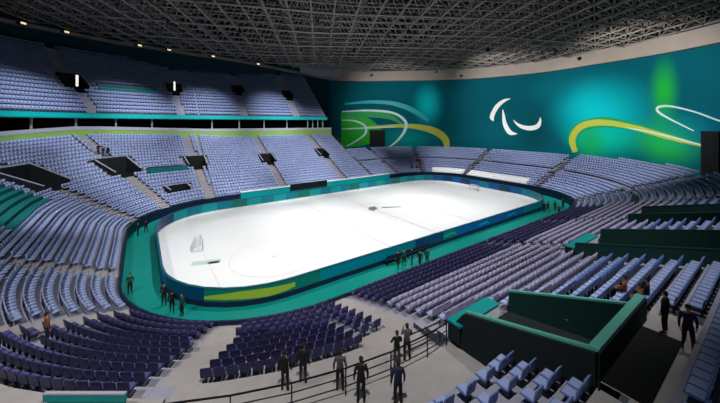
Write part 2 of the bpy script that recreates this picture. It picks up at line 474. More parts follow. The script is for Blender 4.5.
for x in (-26, 26): strip(x-.04, x+.04, -12.6, 12.6, 'ice_line_red', 'goal_line')
def ring(cx, cy, r, w, m, name, fill=False):
    b = MB(); n = 40
    for j in range(n):
        a, c = 2*math.pi*j/n, 2*math.pi*(j+1)/n
        q = [(cx+(r-w)*math.cos(a), cy+(r-w)*math.sin(a), .034), (cx+r*math.cos(a), cy+r*math.sin(a), .034), (cx+r*math.cos(c), cy+r*math.sin(c), .034), (cx+(r-w)*math.cos(c), cy+(r-w)*math.sin(c), .034)]
        b.face(q, m)
    return b.build(name, ice)
ring(0, 0, 4.5, .08, 'ice_line_blue', 'face_off_circle')
for x in (-20, 20):
    for y in (-7, 7):
        ring(x, y, 4.5, .08, 'ice_line_red', 'face_off_circle'); ring(x, y, .3, .3, 'ice_line_red', 'face_off_spot')
b = MB()
for q in ([(-.8, .3), (.9, 1.2), (1.2, 2.5), (.1, 2.6), (-.9, 1.5)], [(1.6, 1.0), (4.6, -.6), (4.8, -.2), (1.9, 1.4)]):
    b.face([(x, y, .038) for x, y in q], 'ice_dark')
b.build('centre_emblem', ice)
p0 = unproj_z(203, 262, .0)
b = MB()
for dx, dy, w, h, m in ((-1.2, -.3, 2.6, .9, 'ice_mint'), (.2, -.9, 1.0, .5, 'ice_mint')):
    b.face([(p0[0]+dx, p0[1]+dy, .036), (p0[0]+dx+w, p0[1]+dy-w*.35, .036), (p0[0]+dx+w+.3, p0[1]+dy-w*.35+h, .036), (p0[0]+dx+.3, p0[1]+dy+h, .036)], m)
b.build('ice_advert', ice)
mb = MB()
o_in = rrect(30.1, 15.1, 8.6); o_out = rrect(HL-.02, HW-.02, RR); o_out = [(x+DL if x < 0 else x, y) for x, y in o_out]
for j in range(len(o_in)):
    k = (j+1) % len(o_in)
    mb.face([(*o_in[j], 0), (*o_out[j], 0), (*o_out[k], 0), (*o_in[k], 0)], 'apron')
struct(mb.build('floor'), 'teal floor covering running all round the ice rink', 'floor')
# dasher boards
boards = empty('rink_boards', (0, 0, 0), 0, 'dark blue and teal dasher boards with lime flashes enclosing the ice', 'rink boards')
per = []
pl = rrect(30.06, 15.06, 8.56, 8)
acc = 0; L_ = [0]
for j in range(len(pl)):
    q = pl[(j+1) % len(pl)]; acc += math.dist(pl[j], q); L_.append(acc)
def bpt(s):
    s = s % acc
    j = max(0, min(len(pl)-1, int(np.searchsorted(L_, s, 'right'))-1))
    a, q = Vector(pl[j]), Vector(pl[(j+1) % len(pl)]); f = (s-L_[j])/max(1e-6, L_[j+1]-L_[j])
    d = (q-a).normalized(); return a+(q-a)*f, Vector((d.y, -d.x))
NP = 70; BH = 1.42
for k in range(NP):
    sa, sb = acc*k/NP+.0008, acc*(k+1)/NP-.0008
    mid, nn = bpt((sa+sb)/2)
    ang = math.atan2(mid.y, mid.x)
    if mid.y > 13: m = ['front_teal', 'board_teal', 'front_teal', 'board_green', 'board_teal'][k % 5]
    elif mid.x < -28 and mid.y > -9: m = 'board_navy' if mid.y < 5 else 'board_deep'
    else: m = ['board_deep', 'board_navy', 'board_teal', 'board_navy', 'board_deep', 'board_navy'][k % 6]
    if mid.y < -9:
        m = 'board_deep' if mid.x < -28 else 'board_green' if mid.x < -19 else 'board_teal' if mid.x < -8 else 'board_deep' if mid.x < -2 else 'board_green' if mid.x < 0 else 'board_navy' if mid.x < 16 else 'board_teal'
    b = MB(); n = 3
    for j in range(n):
        (p, np_), (q, nq) = bpt(sa+(sb-sa)*j/n), bpt(sa+(sb-sa)*(j+1)/n)
        pi, qi, po, qo = p, q, p+np_*.12, q+nq*.12
        b.hexa([(*pi, .15), (*qi, .15), (*qo, 0), (*po, 0), (*pi, BH), (*qi, BH), (*qo, BH), (*po, BH)], m)
    pan = b.build('panel', boards)
    if mid.y < 5:
        b = MB()
        for j in range(n):
            (p, np_), (q, nq) = bpt(sa+(sb-sa)*j/n), bpt(sa+(sb-sa)*(j+1)/n)
            pi, qi, po, qo = p+np_*.12, q+nq*.12, p+np_*.14, q+nq*.14
            b.hexa([(*pi, .01), (*qi, .01), (*qo, .01), (*po, .01), (*pi, .42), (*qi, .42), (*qo, .42), (*po, .42)], 'front_navy')
        b.build('lower_band', pan)
    b = MB()
    for j in range(n):
        (p, np_), (q, nq) = bpt(sa+(sb-sa)*j/n), bpt(sa+(sb-sa)*(j+1)/n)
        pi, qi, po, qo = p-np_*.03, q-nq*.03, p+np_*.16, q+nq*.16
        b.hexa([(*pi, BH), (*qi, BH), (*qo, BH), (*po, BH), (*pi, BH+.07), (*qi, BH+.07), (*qo, BH+.07), (*po, BH+.07)], 'board_rail')
    b.build('top_rail', pan)
    b = MB()
    for j in range(n):
        (p, np_), (q, nq) = bpt(sa+(sb-sa)*j/n), bpt(sa+(sb-sa)*(j+1)/n)
        pi, qi = p-np_*.02, q-nq*.02
        b.hexa([(*pi, .02), (*qi, .02), (*q, .02), (*p, .02), (*pi, .17), (*qi, .17), (*q, .17), (*p, .17)], 'cap_white')
    b.build('kick_strip', pan)
    if mid.y < -9 and -28 < mid.x < -20 or mid.y < -14 and -2 < mid.x < 16 and k % 3 == 0:
        lime = mid.x < -10; b = MB(); n = 4
        for j in range(n):
            (p, np_), (q, nq) = bpt(sa+(sb-sa)*j/n), bpt(sa+(sb-sa)*(j+1)/n)
            def zz(pt): u = (pt.x+28)/8 if lime else (pt.x % 7)/7; c_ = .62+.42*u+.12*math.sin(u*6); h_ = .06+.28*math.sin(math.pi*min(1, max(0, u))) if lime else .1; return max(.1, c_-h_), min(BH-.08, c_+h_)
            (p0_, p1_), (q0_, q1_) = zz(p), zz(q); p, q = p+np_*.125, q+nq*.125
            b.hexa([(*p, p0_), (*q, q0_), (*(q+nq*.01), q0_), (*(p+np_*.01), p0_), (*p, p1_), (*q, q1_), (*(q+nq*.01), q1_), (*(p+np_*.01), p1_)], 'board_lime' if lime else 'sw_cyan')
        b.build('swoosh_graphic', pan)
# goals
def goal(x, face, label):
    root = empty('hockey_goal', (x, 0, .03), 0 if face > 0 else math.pi, label, 'goal')
    b = MB(); r = .045
    for a, c in (((0, -.92, 0), (0, -.92, 1.22)), ((0, .92, 0), (0, .92, 1.22)), ((0, -.92, 1.22), (0, .92, 1.22))): b.bar(a, c, r, 'goal_red', 8)
    b.build('posts', root)
    b = MB()
    for y in (-.92, .92): b.bar((0, y, 0), (-1.1, y*.75, 0), r*.8, 'goal_net', 6); b.bar((0, y, 1.22), (-.55, y*.8, 1.2), r*.6, 'goal_net', 6); b.bar((-.55, y*.8, 1.2), (-1.1, y*.75, 0), r*.6, 'goal_net', 6)
    b.bar((-1.1, -.69, 0), (-1.1, .69, 0), r*.8, 'goal_net', 6); b.bar((-.55, -.74, 1.2), (-.55, .74, 1.2), r*.6, 'goal_net', 6)
    b.build('base_frame', root)
    b = MB()
    for j in range(13):
        y = -.74+1.48*j/12; b.bar((-.55, y, 1.2), (-1.1, y*.93, .02), .012, 'goal_net', 4); b.bar((0, y*1.24, 1.22), (-.55, y, 1.2), .012, 'goal_net', 4)
    for j in range(1, 8):
        f = j/8; b.bar((-.55-.55*f, -.74+.05*f, 1.2*(1-f)), (-.55-.55*f, .74-.05*f, 1.2*(1-f)), .012, 'goal_net', 4)
        for sg in (-1, 1): b.bar((0, sg*.92, 1.22*f), (-.55-.55*(1-f), sg*(.74-.05*(1-f)), 1.2*f), .012, 'goal_net', 4)
    b.build('net', root)
goal(-26, 1, 'small pale hockey goal on the ice at the left end')
goal(26, -1, 'small pale hockey goal on the ice at the right end')

# ------------------------------------------------------------------ roof rim, banner wall
RIM = [(-160, -14, 34), (-60, 8, 33.5), (0, 22, 33), (60, 34, 33), (120, 45, 32.7), (180, 54, 32.2), (240, 63, 31.6), (300, 74.5, 30.4), (340, 81, 29), (400, 81, 28.7), (440, 80.3, 28.6), (480, 78.5, 28.5), (540, 73, 28.5),
       (600, 64, 28.5), (660, 54.5, 28.5), (720, 43, 28.5), (790, 27, 28.5), (860, 9, 28.5)]
rim = [unproj_z(*r) if False else unproj_depth(r[0], r[1], (CAM[2]-r[2])*F/(r[1]-HOR)) for r in RIM]
def catmull(pts, n=6):
    pts = [np.array(p, float) for p in pts]; out = []
    for i in range(len(pts)-1):
        p0 = pts[max(0, i-1)]; p1 = pts[i]; p2 = pts[i+1]; p3 = pts[min(len(pts)-1, i+2)]
        for k in range(n):
            t = k/n
            out.append(.5*((2*p1)+(-p0+p2)*t+(2*p0-5*p1+4*p2-p3)*t*t+(-p0+3*p1-3*p2+p3)*t**3))
    out.append(pts[-1]); return out
rimL = catmull(rim, 4); rimpx = [proj(p)[0] for p in rimL]
A_ = np.array([[p[0], p[1], 1] for p in rimL]); pc = np.linalg.lstsq(A_, np.array([p[2] for p in rimL]), rcond=None)[0]
def zroof(x, y): return pc[0]*x+pc[1]*y+pc[2]+.9+2.2*min(1, max(0, (x+5)/35))
# wall polyline for px>=300
W = [p for p, x in zip(rimL, rimpx) if x >= 296]
Wn = []
for i, p in enumerate(W):
    a = W[max(0, i-1)]; b_ = W[min(len(W)-1, i+1)]; d = (b_-a)[:2]; d /= np.linalg.norm(d)
    Wn.append(np.array([d[1], -d[0]]))          # candidate normal
for i in range(len(Wn)):
    if np.dot(Wn[i], CAM[:2]-W[i][:2]) < 0: Wn[i] = -Wn[i]      # towards the arena interior
mb = MB()
for i in range(len(W)-1):
    p, q = W[i], W[i+1]; n, k = -Wn[i]*.3, -Wn[i+1]*.3
    mb.hexa([(p[0], p[1], 0), (q[0], q[1], 0), (*(q[:2]+k), 0), (*(p[:2]+n), 0), (p[0], p[1], p[2]), (q[0], q[1], q[2]), (*(q[:2]+k), q[2]), (*(p[:2]+n), p[2])], 'dark_teal')
struct(mb.build('wall_right'), 'tall curved end wall behind the banner', 'wall')
# back wall over the upper tier
L0 = [p for p, x in zip(rimL, rimpx) if x <= 302]
mb = MB()
for p, q in zip(L0[:-1], L0[1:]):
    mb.face([(p[0], p[1], 10), (q[0], q[1], 10), (q[0], q[1], q[2]+2.5), (p[0], p[1], p[2]+2.5)], 'dark_teal')
struct(mb.build('wall_far'), 'dark teal rear wall above the upper balcony', 'wall')
# ring beam
mb = MB()
for i in range(len(rimL)-1):
    p, q = rimL[i], rimL[i+1]
    a = Vector((-p[0], -p[1], 0)).normalized(); c = Vector((-q[0], -q[1], 0)).normalized()
    hgt = 3.3 if rimpx[i] > 330 else .7
    m = 'ring' if rimpx[i] > 330 else 'steel'
    pv, qv = Vector(p), Vector(q)
    i0, i1 = pv+a*.9, qv+c*.9
    mb.hexa([pv-a*.3, qv-c*.3, i1, i0, pv-a*.3+Vector((0, 0, hgt)), qv-c*.3+Vector((0, 0, hgt)), i1+Vector((0, 0, hgt)), i0+Vector((0, 0, hgt))], m)
struct(mb.build('trim_1'), 'pale grey ring beam where the roof meets the curved wall', 'beam')

# banner: printed graphics on the wall
def wall_hit(px, py, off=.1):
    d = unproj_depth(px, 0, 1)[:2]-CAM[:2]
    for i in range(len(W)-1):
        a, b = W[i][:2]+Wn[i]*off, W[i+1][:2]+Wn[i+1]*off
        e = b-a; den = d[0]*e[1]-d[1]*e[0]
        if abs(den) < 1e-9: continue
        r = a-CAM[:2]; t = (r[0]*e[1]-r[1]*e[0])/den; u = (r[0]*d[1]-r[1]*d[0])/den
        if -1e-6 <= u <= 1+1e-6 and t > 0: return np.array([*(CAM[:2]+d*t), CAM[2]-(py-HOR)/F*t])
    raise Exception('wall miss %s' % px)
WL = [0]
for i in range(len(W)-1): WL.append(WL[-1]+float(np.linalg.norm((W[i+1]-W[i])[:2])))
def wall_u(p):
    j = int(np.argmin([np.linalg.norm(w[:2]-p[:2]) for w in W])); best = None
    for i in (max(0, j-1), min(j, len(W)-2)):
        e = W[i+1][:2]-W[i][:2]; f = float(np.dot(p[:2]-W[i][:2], e)/np.dot(e, e)); f = min(1, max(0, f))
        dd = np.linalg.norm(W[i][:2]+e*f-p[:2])
        if best is None or dd < best[0]: best = (dd, WL[i]+f*(WL[i+1]-WL[i]))
    return best[1]
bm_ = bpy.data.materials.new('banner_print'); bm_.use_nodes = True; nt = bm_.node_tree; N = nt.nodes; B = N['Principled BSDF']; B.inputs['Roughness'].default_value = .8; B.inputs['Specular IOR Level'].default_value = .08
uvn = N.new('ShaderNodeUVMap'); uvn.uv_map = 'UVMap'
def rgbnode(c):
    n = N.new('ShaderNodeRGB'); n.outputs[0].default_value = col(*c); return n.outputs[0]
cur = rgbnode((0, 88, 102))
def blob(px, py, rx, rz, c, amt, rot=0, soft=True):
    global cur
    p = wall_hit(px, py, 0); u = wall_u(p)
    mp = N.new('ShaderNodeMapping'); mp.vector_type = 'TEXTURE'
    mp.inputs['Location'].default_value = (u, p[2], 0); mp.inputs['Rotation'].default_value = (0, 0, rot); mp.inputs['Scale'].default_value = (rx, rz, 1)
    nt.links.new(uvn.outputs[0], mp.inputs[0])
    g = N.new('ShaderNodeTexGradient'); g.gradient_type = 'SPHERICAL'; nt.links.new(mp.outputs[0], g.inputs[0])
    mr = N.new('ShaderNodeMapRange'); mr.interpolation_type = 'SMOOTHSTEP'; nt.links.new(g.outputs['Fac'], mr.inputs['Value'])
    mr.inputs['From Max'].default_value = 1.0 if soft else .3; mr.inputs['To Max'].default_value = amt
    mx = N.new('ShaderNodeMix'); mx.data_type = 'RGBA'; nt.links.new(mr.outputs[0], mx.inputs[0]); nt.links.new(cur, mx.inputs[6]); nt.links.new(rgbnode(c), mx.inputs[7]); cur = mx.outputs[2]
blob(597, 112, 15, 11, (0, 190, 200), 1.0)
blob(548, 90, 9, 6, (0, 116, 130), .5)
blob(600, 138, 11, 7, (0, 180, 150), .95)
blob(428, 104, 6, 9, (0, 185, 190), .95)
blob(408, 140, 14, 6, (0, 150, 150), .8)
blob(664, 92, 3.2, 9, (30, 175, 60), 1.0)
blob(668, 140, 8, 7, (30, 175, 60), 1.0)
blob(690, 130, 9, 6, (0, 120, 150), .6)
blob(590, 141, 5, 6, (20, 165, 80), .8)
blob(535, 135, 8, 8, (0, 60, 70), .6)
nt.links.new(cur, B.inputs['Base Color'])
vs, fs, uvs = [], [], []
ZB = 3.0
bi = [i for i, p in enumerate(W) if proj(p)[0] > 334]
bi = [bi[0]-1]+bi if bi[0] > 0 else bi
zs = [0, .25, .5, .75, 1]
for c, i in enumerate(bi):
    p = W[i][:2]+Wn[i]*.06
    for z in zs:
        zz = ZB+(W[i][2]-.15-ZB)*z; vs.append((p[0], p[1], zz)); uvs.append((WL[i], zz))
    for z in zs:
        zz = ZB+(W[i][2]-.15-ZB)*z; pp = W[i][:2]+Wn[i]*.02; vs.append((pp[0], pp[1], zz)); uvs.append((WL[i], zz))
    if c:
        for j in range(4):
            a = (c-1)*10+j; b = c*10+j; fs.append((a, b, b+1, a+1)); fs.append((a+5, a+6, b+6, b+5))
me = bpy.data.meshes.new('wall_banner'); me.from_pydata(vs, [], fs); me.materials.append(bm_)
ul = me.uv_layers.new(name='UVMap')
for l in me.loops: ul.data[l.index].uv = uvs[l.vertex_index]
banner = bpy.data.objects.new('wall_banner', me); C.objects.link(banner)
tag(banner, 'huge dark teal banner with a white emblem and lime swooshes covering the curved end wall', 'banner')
def smooth_px(pts, n=8): return catmull([np.array(p, float) for p in pts], n)
def ribbon(name, pts, m, layer, taper=True, wmul=1):
    """pts: (px, py, width_px) centreline, laid on the wall surface as a thin printed film"""
    ps = smooth_px(pts); b = MB(); prev = None
    for i, p in enumerate(ps):
        a = ps[max(0, i-1)]; c = ps[min(len(ps)-1, i+1)]; d = (c-a)[:2]; d /= max(1e-6, np.linalg.norm(d)); n = np.array([-d[1], d[0]])*p[2]/2*wmul
        l, r = p[:2]+n, p[:2]-n
        q = [wall_hit(*l, .1+layer*.03), wall_hit(*r, .1+layer*.03)]
        if prev is not None: b.face([prev[0], prev[1], q[1], q[0]], m)
        prev = q
    return b.build(name, banner)
ribbon('green_patch', [(341, 130, 36), (352, 130, 34), (362, 131, 30), (372, 132, 22), (381, 133, 8)], 'sw_green', 0)
ribbon('cyan_swoosh', [(345, 104, 1.5), (368, 102, 3), (390, 103, 4), (408, 108, 5), (422, 116, 4), (428, 121, 2)], 'sw_cyan', 1)
ribbon('green_swoosh', [(342, 114, 5), (370, 114, 7), (390, 117, 5), (402, 124, 2)], 'sw_green_soft', 1)
ribbon('lime_swoosh', [(365, 127.5, 2), (392, 126, 3), (415, 126.5, 5), (434, 131, 7), (445, 139, 7), (447, 149, 5)], 'sw_yellow', 2)
ribbon('white_swoosh', [(342, 111.5, 1), (370, 110.5, 2), (393, 113, 2.3), (405, 121, 3), (405, 130, 3), (398, 140, 2), (388, 148, 1)], 'sw_white', 3)
ribbon('white_swoosh', [(342, 120, 1), (355, 121, 1.6), (365, 126, 2), (365, 134, 2), (356, 141, 1.6), (347, 146, 1)], 'sw_white', 3)
ribbon('white_swoosh', [(342, 129, 1), (366, 128, 1.4), (395, 127, 1)], 'sw_white', 4)
ribbon('green_swoosh', [(577, 152, 6), (572, 139, 9), (581, 127, 10), (604, 122, 10), (635, 127, 7), (660, 134, 5)], 'sw_green_soft', 1)
ribbon('lime_swoosh', [(575, 152, 5), (572.5, 138, 6.5), (582, 126, 6.5), (602, 122.5, 6), (632, 127, 5), (668, 137, 5), (695, 144, 3), (710, 148, 1)], 'sw_yellow', 2)
ribbon('white_swoosh', [(625, 127.5, .5), (650, 132, 1.4), (690, 142, 1.6), (710, 147, 1)], 'sw_white', 3)
ribbon('white_swoosh', [(745, 128, 1.5), (720, 121, 1.8), (695, 112, 1.6), (672, 106.5, 2), (659, 107, 2.6), (658, 111.5, 2.6), (670, 119, 2), (694, 131, 1)], 'sw_white', 3)
em = ribbon('emblem', [(510.5, 98.6, .6), (504, 100.8, 3.0), (497.5, 106, 4.2), (493.5, 112.5, 4.4), (492, 117.5, 4.2), (493.6, 121, 1.0)], 'white_logo', 3)
for pts in ([(502.8, 109.5, .6), (503.6, 116, 2.8), (504.6, 123, 4.0), (507.5, 129.5, 4.6), (511, 133, 4.2), (517, 133.8, .8)],
            [(513.4, 120, .6), (518, 124.6, 2.6), (524, 127.4, 4.0), (531, 128.2, 4.6), (537.5, 126.2, 4.6), (540.2, 121, 2.6), (540, 117.5, .6)]):
    ribbon('crescent', pts, 'white_logo', 3).parent = em
# doorways in the wall
def wall_door(name, xa, xb, yt, yb, label):
    a = wall_hit(xa, yb, .0); b = wall_hit(xb, yb, .0); top = wall_hit(xa, yt, 0)[2]; bot = ZB
    n = np.array([-(b-a)[1], (b-a)[0]]); n /= np.linalg.norm(n)
    if np.dot(n, CAM[:2]-a[:2]) < 0: n = -n
    mb = MB(); q = [a[:2]+n*1.1, b[:2]+n*1.1, b[:2]-n*.1, a[:2]-n*.1]
    fr = .35
    e = (b-a)[:2]/np.linalg.norm((b-a)[:2])
    q2 = [a[:2]+n*1.15+e*fr, b[:2]+n*1.15-e*fr, b[:2]+n*.5-e*fr, a[:2]+n*.5+e*fr]
    mb.hexa([(*p, bot) for p in q]+[(*p, top) for p in q], 'dark_wall')
    o = struct(mb.build(name), label, 'door')
    mb = MB(); mb.hexa([(*p, bot) for p in q2]+[(*p, top-fr) for p in q2], 'black'); mb.build('door_leaf', o)
wall_door('door_1', 370, 385, 130, 150, 'square black doorway in the lime green part of the end wall')
wall_door('door_2', 706, 724, 131, 165, 'tall black doorway at the right edge of the end wall')
# floor behind the right tier
mb = MB()
for i in range(len(W)-1):
    p, q = W[i], W[i+1]
    mb.face([(p[0], p[1], .0), (q[0], q[1], 0), (q[0]*.6, q[1]*.6, 0), (p[0]*.6, p[1]*.6, 0)], 'dark_wall')
struct(mb.build('floor_concourse_right'), 'dark floor behind the right terrace', 'floor')

# ------------------------------------------------------------------ roof
cell = 3.6; dep = 2.6
def inside(x, y):
    q = proj((x, y, 30))
    if q is None: return False
    px, _, d = q
    if d < 24 or px < -150 or px > 850: return False
    r = None
    for i in range(len(rimL)-1):
        a, b = rimpx[i], rimpx[i+1]
        if min(a, b) <= px <= max(a, b):
            dd = proj(rimL[i])[2]+(proj(rimL[i+1])[2]-proj(rimL[i])[2])*((px-a)/(b-a) if b != a else 0); r = dd if r is None else max(r, dd)
    return r is not None and d < r-.8
an = R(62); ca, sa_ = math.cos(an), math.sin(an)
def G(i, j): x, y = i*cell, j*cell; return x*ca-y*sa_, x*sa_+y*ca
bot, diag, topc, deck, mainc = MB(), MB(), MB(), MB(), MB()
rng = range(-36, 37)
ok = {}
for i in rng:
    for j in rng:
        x, y = G(i, j); ok[i, j] = inside(x, y)
def V(i, j, dz=0): x, y = G(i, j); return (x, y, zroof(x, y)+dz)
for i in rng:
    for j in rng:
        if not ok[i, j]: continue
        for di, dj in ((1, 0), (0, 1)):
            if ok.get((i+di, j+dj)):
                bot.bar(V(i, j), V(i+di, j+dj), .15, 'steel', 5)
                topc.bar(V(i+.5, j+.5, dep), V(i+di+.5, j+dj+.5, dep), .12, 'steel', 4)
                if i % 3 == 0 and dj: mainc.bar(V(i, j, -.05), V(i+di, j+dj, -.05), .24, 'steel', 5)
        for di, dj in ((.5, .5), (-.5, .5), (.5, -.5), (-.5, -.5)):
            diag.bar(V(i, j), V(i+di, j+dj, dep), .11, 'steel', 4)
        deck.face([V(i-.5, j-.5, dep+.7), V(i-.5, j+.5, dep+.7), V(i+.5, j+.5, dep+.7), V(i+.5, j-.5, dep+.7)], 'roof_black')
        if not all(ok.get((i+a, j+b)) for a in (-1, 0, 1) for b in (-1, 0, 1)):
            for a in (-2, -1, 0, 1, 2):
                for b in (-2, -1, 0, 1, 2):
                    if (a or b) and not ok.get((i+a, j+b)): deck.face([V(i+a-.5, j+b-.5, dep+.75), V(i+a-.5, j+b+.5, dep+.75), V(i+a+.5, j+b+.5, dep+.75), V(i+a+.5, j+b-.5, dep+.75)], 'roof_black')
struct(deck.build('ceiling'), 'black roof deck above the steel lattice', 'ceiling')
rt = bot.build('roof_truss'); struct(rt, 'grey steel space frame lattice spanning the whole arena under a black roof', 'roof truss')
topc.build('top_chord', rt); diag.build('web_member', rt); mainc.build('main_girder', rt)

# ------------------------------------------------------------------ lights
def spot(loc, target, power, size, label, blend=.6, colr=(1, .98, .95), rad=.5):  # lamps and housings added for the light; the lattice shows no fixtures
    root = empty('added_lamp', loc, 0, label, 'added_lamp', 'added lamps at roof height')
    d = (Vector(target)-Vector(loc)).normalized(); q = d.to_track_quat('-Z', 'Y')
    b = MB(); n = 12
    for z0, r0, z1, r1 in ((0.02, .34, .34, .2), (.34, .2, .5, .1)):
        for j in range(n):
            t, u = 2*math.pi*j/n, 2*math.pi*(j+1)/n
            b.face([(r0*math.cos(t), r0*math.sin(t), z0), (r0*math.cos(u), r0*math.sin(u), z0), (r1*math.cos(u), r1*math.sin(u), z1), (r1*math.cos(t), r1*math.sin(t), z1)], 'lamp_body')
    b.bar((0, 0, .45), (0, 0, .9), .04, 'lamp_body', 5)
    h = b.build('housing', root); h.rotation_mode = 'QUATERNION'; h.rotation_quaternion = q
    ld = bpy.data.lights.new('lamp', 'SPOT'); ld.energy = power; ld.spot_size = R(size); ld.spot_blend = blend; ld.shadow_soft_size = rad; ld.color = colr
    lo = bpy.data.objects.new('lamp', ld); C.objects.link(lo); lo.parent = root; lo.rotation_mode = 'QUATERNION'; lo.rotation_quaternion = q
    return root
ICE_P, STAND_P, UP_P, BAN_P, NEAR_P, RIGHT_P = 12500, 34000, 22000, 25000, 17000, 25000
for x in (-20, 0, 20):
    for y in (-7, 7):
        z = min(27.5, zroof(x, y)-.9)
        spot((x, y, z), (x, y*.9, 0), ICE_P*(.65 if (x < -20 and y < 0) else 1), 78, 'added lamp at roof height aimed straight down at the ice', .5)
for x in (-42, -25, -8, 7):
    y0 = 6 if x > -30 else (2 if x > -40 else -4)
    ty = 30 if x > -30 else (27 if x > -40 else 18)
    spot((x, y0, zroof(x, y0)-1.0), (x*1.05, ty, 5), STAND_P, 62, 'added lamp at roof height aimed at the far lower stand', .55)
for px, py in ((32, 100), (130, 106), (205, 108), (276, 109)):
    p, s, t, d = pick(px, py, zup)
    q, n = P(s, UT0-13)
    spot((q[0], q[1], zroof(*q)-1.0), (p[0], p[1], p[2]-1), UP_P, 48, 'added lamp at roof height casting a light pool on the upper balcony', 1.0, (.9, .93, 1))
for y in (-16, 10):
    spot((26, y, 26.5), (44, y, 4), RIGHT_P, 80, 'added lamp at roof height aimed at the right terrace', .8)
for y in (-18, 6):  # added to brighten the banner and ring beam
    spot((30, y, 25.5), (62, y*1.2, 21), BAN_P, 92, 'added lamp at roof height aimed at the banner', .8)
spot((14, 20, 26), (40, 40, 18), BAN_P*.9, 80, 'added lamp at roof height aimed at the left part of the banner', .9)
for x, y, tx, ty in ((-46, -24, -34, -12), (-30, -36, -22, -19), (-12, -37, -6, -20), (8, -37, 12, -20)):  # added out of view to light the boards and seat backs
    spot((x, y, 26), (tx, ty, 1), NEAR_P, 88, 'added lamp out of view, aimed at the near stand', .8)
# small warm lamps on the roof edge above the balcony
for px, py in ((12, 24), (62, 37), (128, 48), (163, 52), (215, 60), (262, 69)):
    k = int(np.argmin([abs(x-px) for x in rimpx])); p = rimL[k]; a = Vector((-p[0], -p[1], 0)).normalized()
    b = MB(); b.box(-.5, .5, -.5, .5, -.15, .35, 'lamp_body'); 
    c = Vector(p)+a*1.3+Vector((0, 0, .2))
    root = empty('edge_lamp', c, math.atan2(a.y, a.x), 'small warm lamp on the roof edge above the upper balcony', 'lamp', 'warm lamps along the roof edge')
    b.build('housing', root, bevel=.05)
    b = MB(); b.box(.5, .56, -.42, .42, -.08, .28, 'lamp_glow'); b.build('lens', root)
wd = bpy.data.worlds.new('World'); scene.world = wd; wd.use_nodes = True
wd.node_tree.nodes['Background'].inputs[0].default_value = (.5, .62, .8, 1); wd.node_tree.nodes['Background'].inputs[1].default_value = .05

# ------------------------------------------------------------------ concourse columns
s = US0+.6; k = 0
while s < US1-.5:
    p, n = P(s, TB+.5)
    b = MB(); b.bar((0, 0, 0), (0, 0, 4.25), .17, 'post', 8); b.bar((0, 0, 0), (0, 0, .12), .3, 'post', 8); b.bar((0, 0, 4.1), (0, 0, 4.25), .3, 'post', 8)
    o = b.build('concourse_column'); o.location = (p[0], p[1], 11)
    tag(o, 'pale round column standing in the black concourse gap under the balcony', 'column', 'columns under the balcony')
    sc = (RR+TB)/RR if S5 < s < S6 else 1
    s += (6.2 if k > 2 else 1.6)/sc; k += 1

# ------------------------------------------------------------------ seats
def seat_parts():
    pan = MB(); n = 5
    prof = [(-.21, .0), (-.08, -.025), (.08, -.02), (.2, .0), (.235, -.04)]
    for (y0, z0), (y1, z1) in zip(prof[:-1], prof[1:]):
        pan.hexa([(-.225, y0, z0+.40), (.225, y0, z0+.40), (.225, y1, z1+.40), (-.225, y1, z1+.40), (-.225, y0, z0+.445), (.225, y0, z0+.445), (.225, y1, z1+.445), (-.225, y1, z1+.445)], 'SHELL')
    back = MB()
    prof = [(-.20, .42, .2), (-.225, .55, .225), (-.25, .70, .225), (-.285, .84, .215), (-.295, .88, .18)]
    for (y0, z0, w0), (y1, z1, w1) in zip(prof[:-1], prof[1:]):
        back.hexa([(-w0, y0-.045, z0), (w0, y0-.045, z0), (w0, y0, z0), (-w0, y0, z0), (-w1, y1-.045, z1), (w1, y1-.045, z1), (w1, y1, z1), (-w1, y1, z1)], 'SHELL')
    return pan, back
M['SHELL'] = M['shell_navy']
def seat_proto(shell, pad):
    M['SHELL'] = M[shell]
    root = bpy.data.objects.new('stadium_seat', None); root.empty_display_size = .2; C.objects.link(root)
    pan, back = seat_parts()
    sp = pan.build('seat', root); bk = back.build('backrest', root)
    p = MB(); p.hexa([(-.2, -.19, .44), (.2, -.19, .44), (.2, .2, .447), (-.2, .2, .447), (-.18, -.17, .47), (.18, -.17, .47), (.18, .18, .475), (-.18, .18, .475)], pad); p.build('cushion', sp)
    p = MB(); p.hexa([(-.18, -.20, .5), (.18, -.20, .5), (.18, -.19, .5), (-.18, -.19, .5), (-.18, -.272, .82), (.18, -.272, .82), (.18, -.25, .82), (-.18, -.25, .82)], pad); p.build('back_pad', bk)
    b = MB(); b.box(-.03, .03, -.22, -.12, 0, .41, 'bracket'); b.box(-.03, .03, -.2, .12, .34, .4, 'bracket'); b.build('bracket', root)
    return root
CLEAR = [pick(*q)[0] for q in ((98, 156), (103, 157), (108, 158), (412, 170), (417, 170), (47, 345))]
seats = []
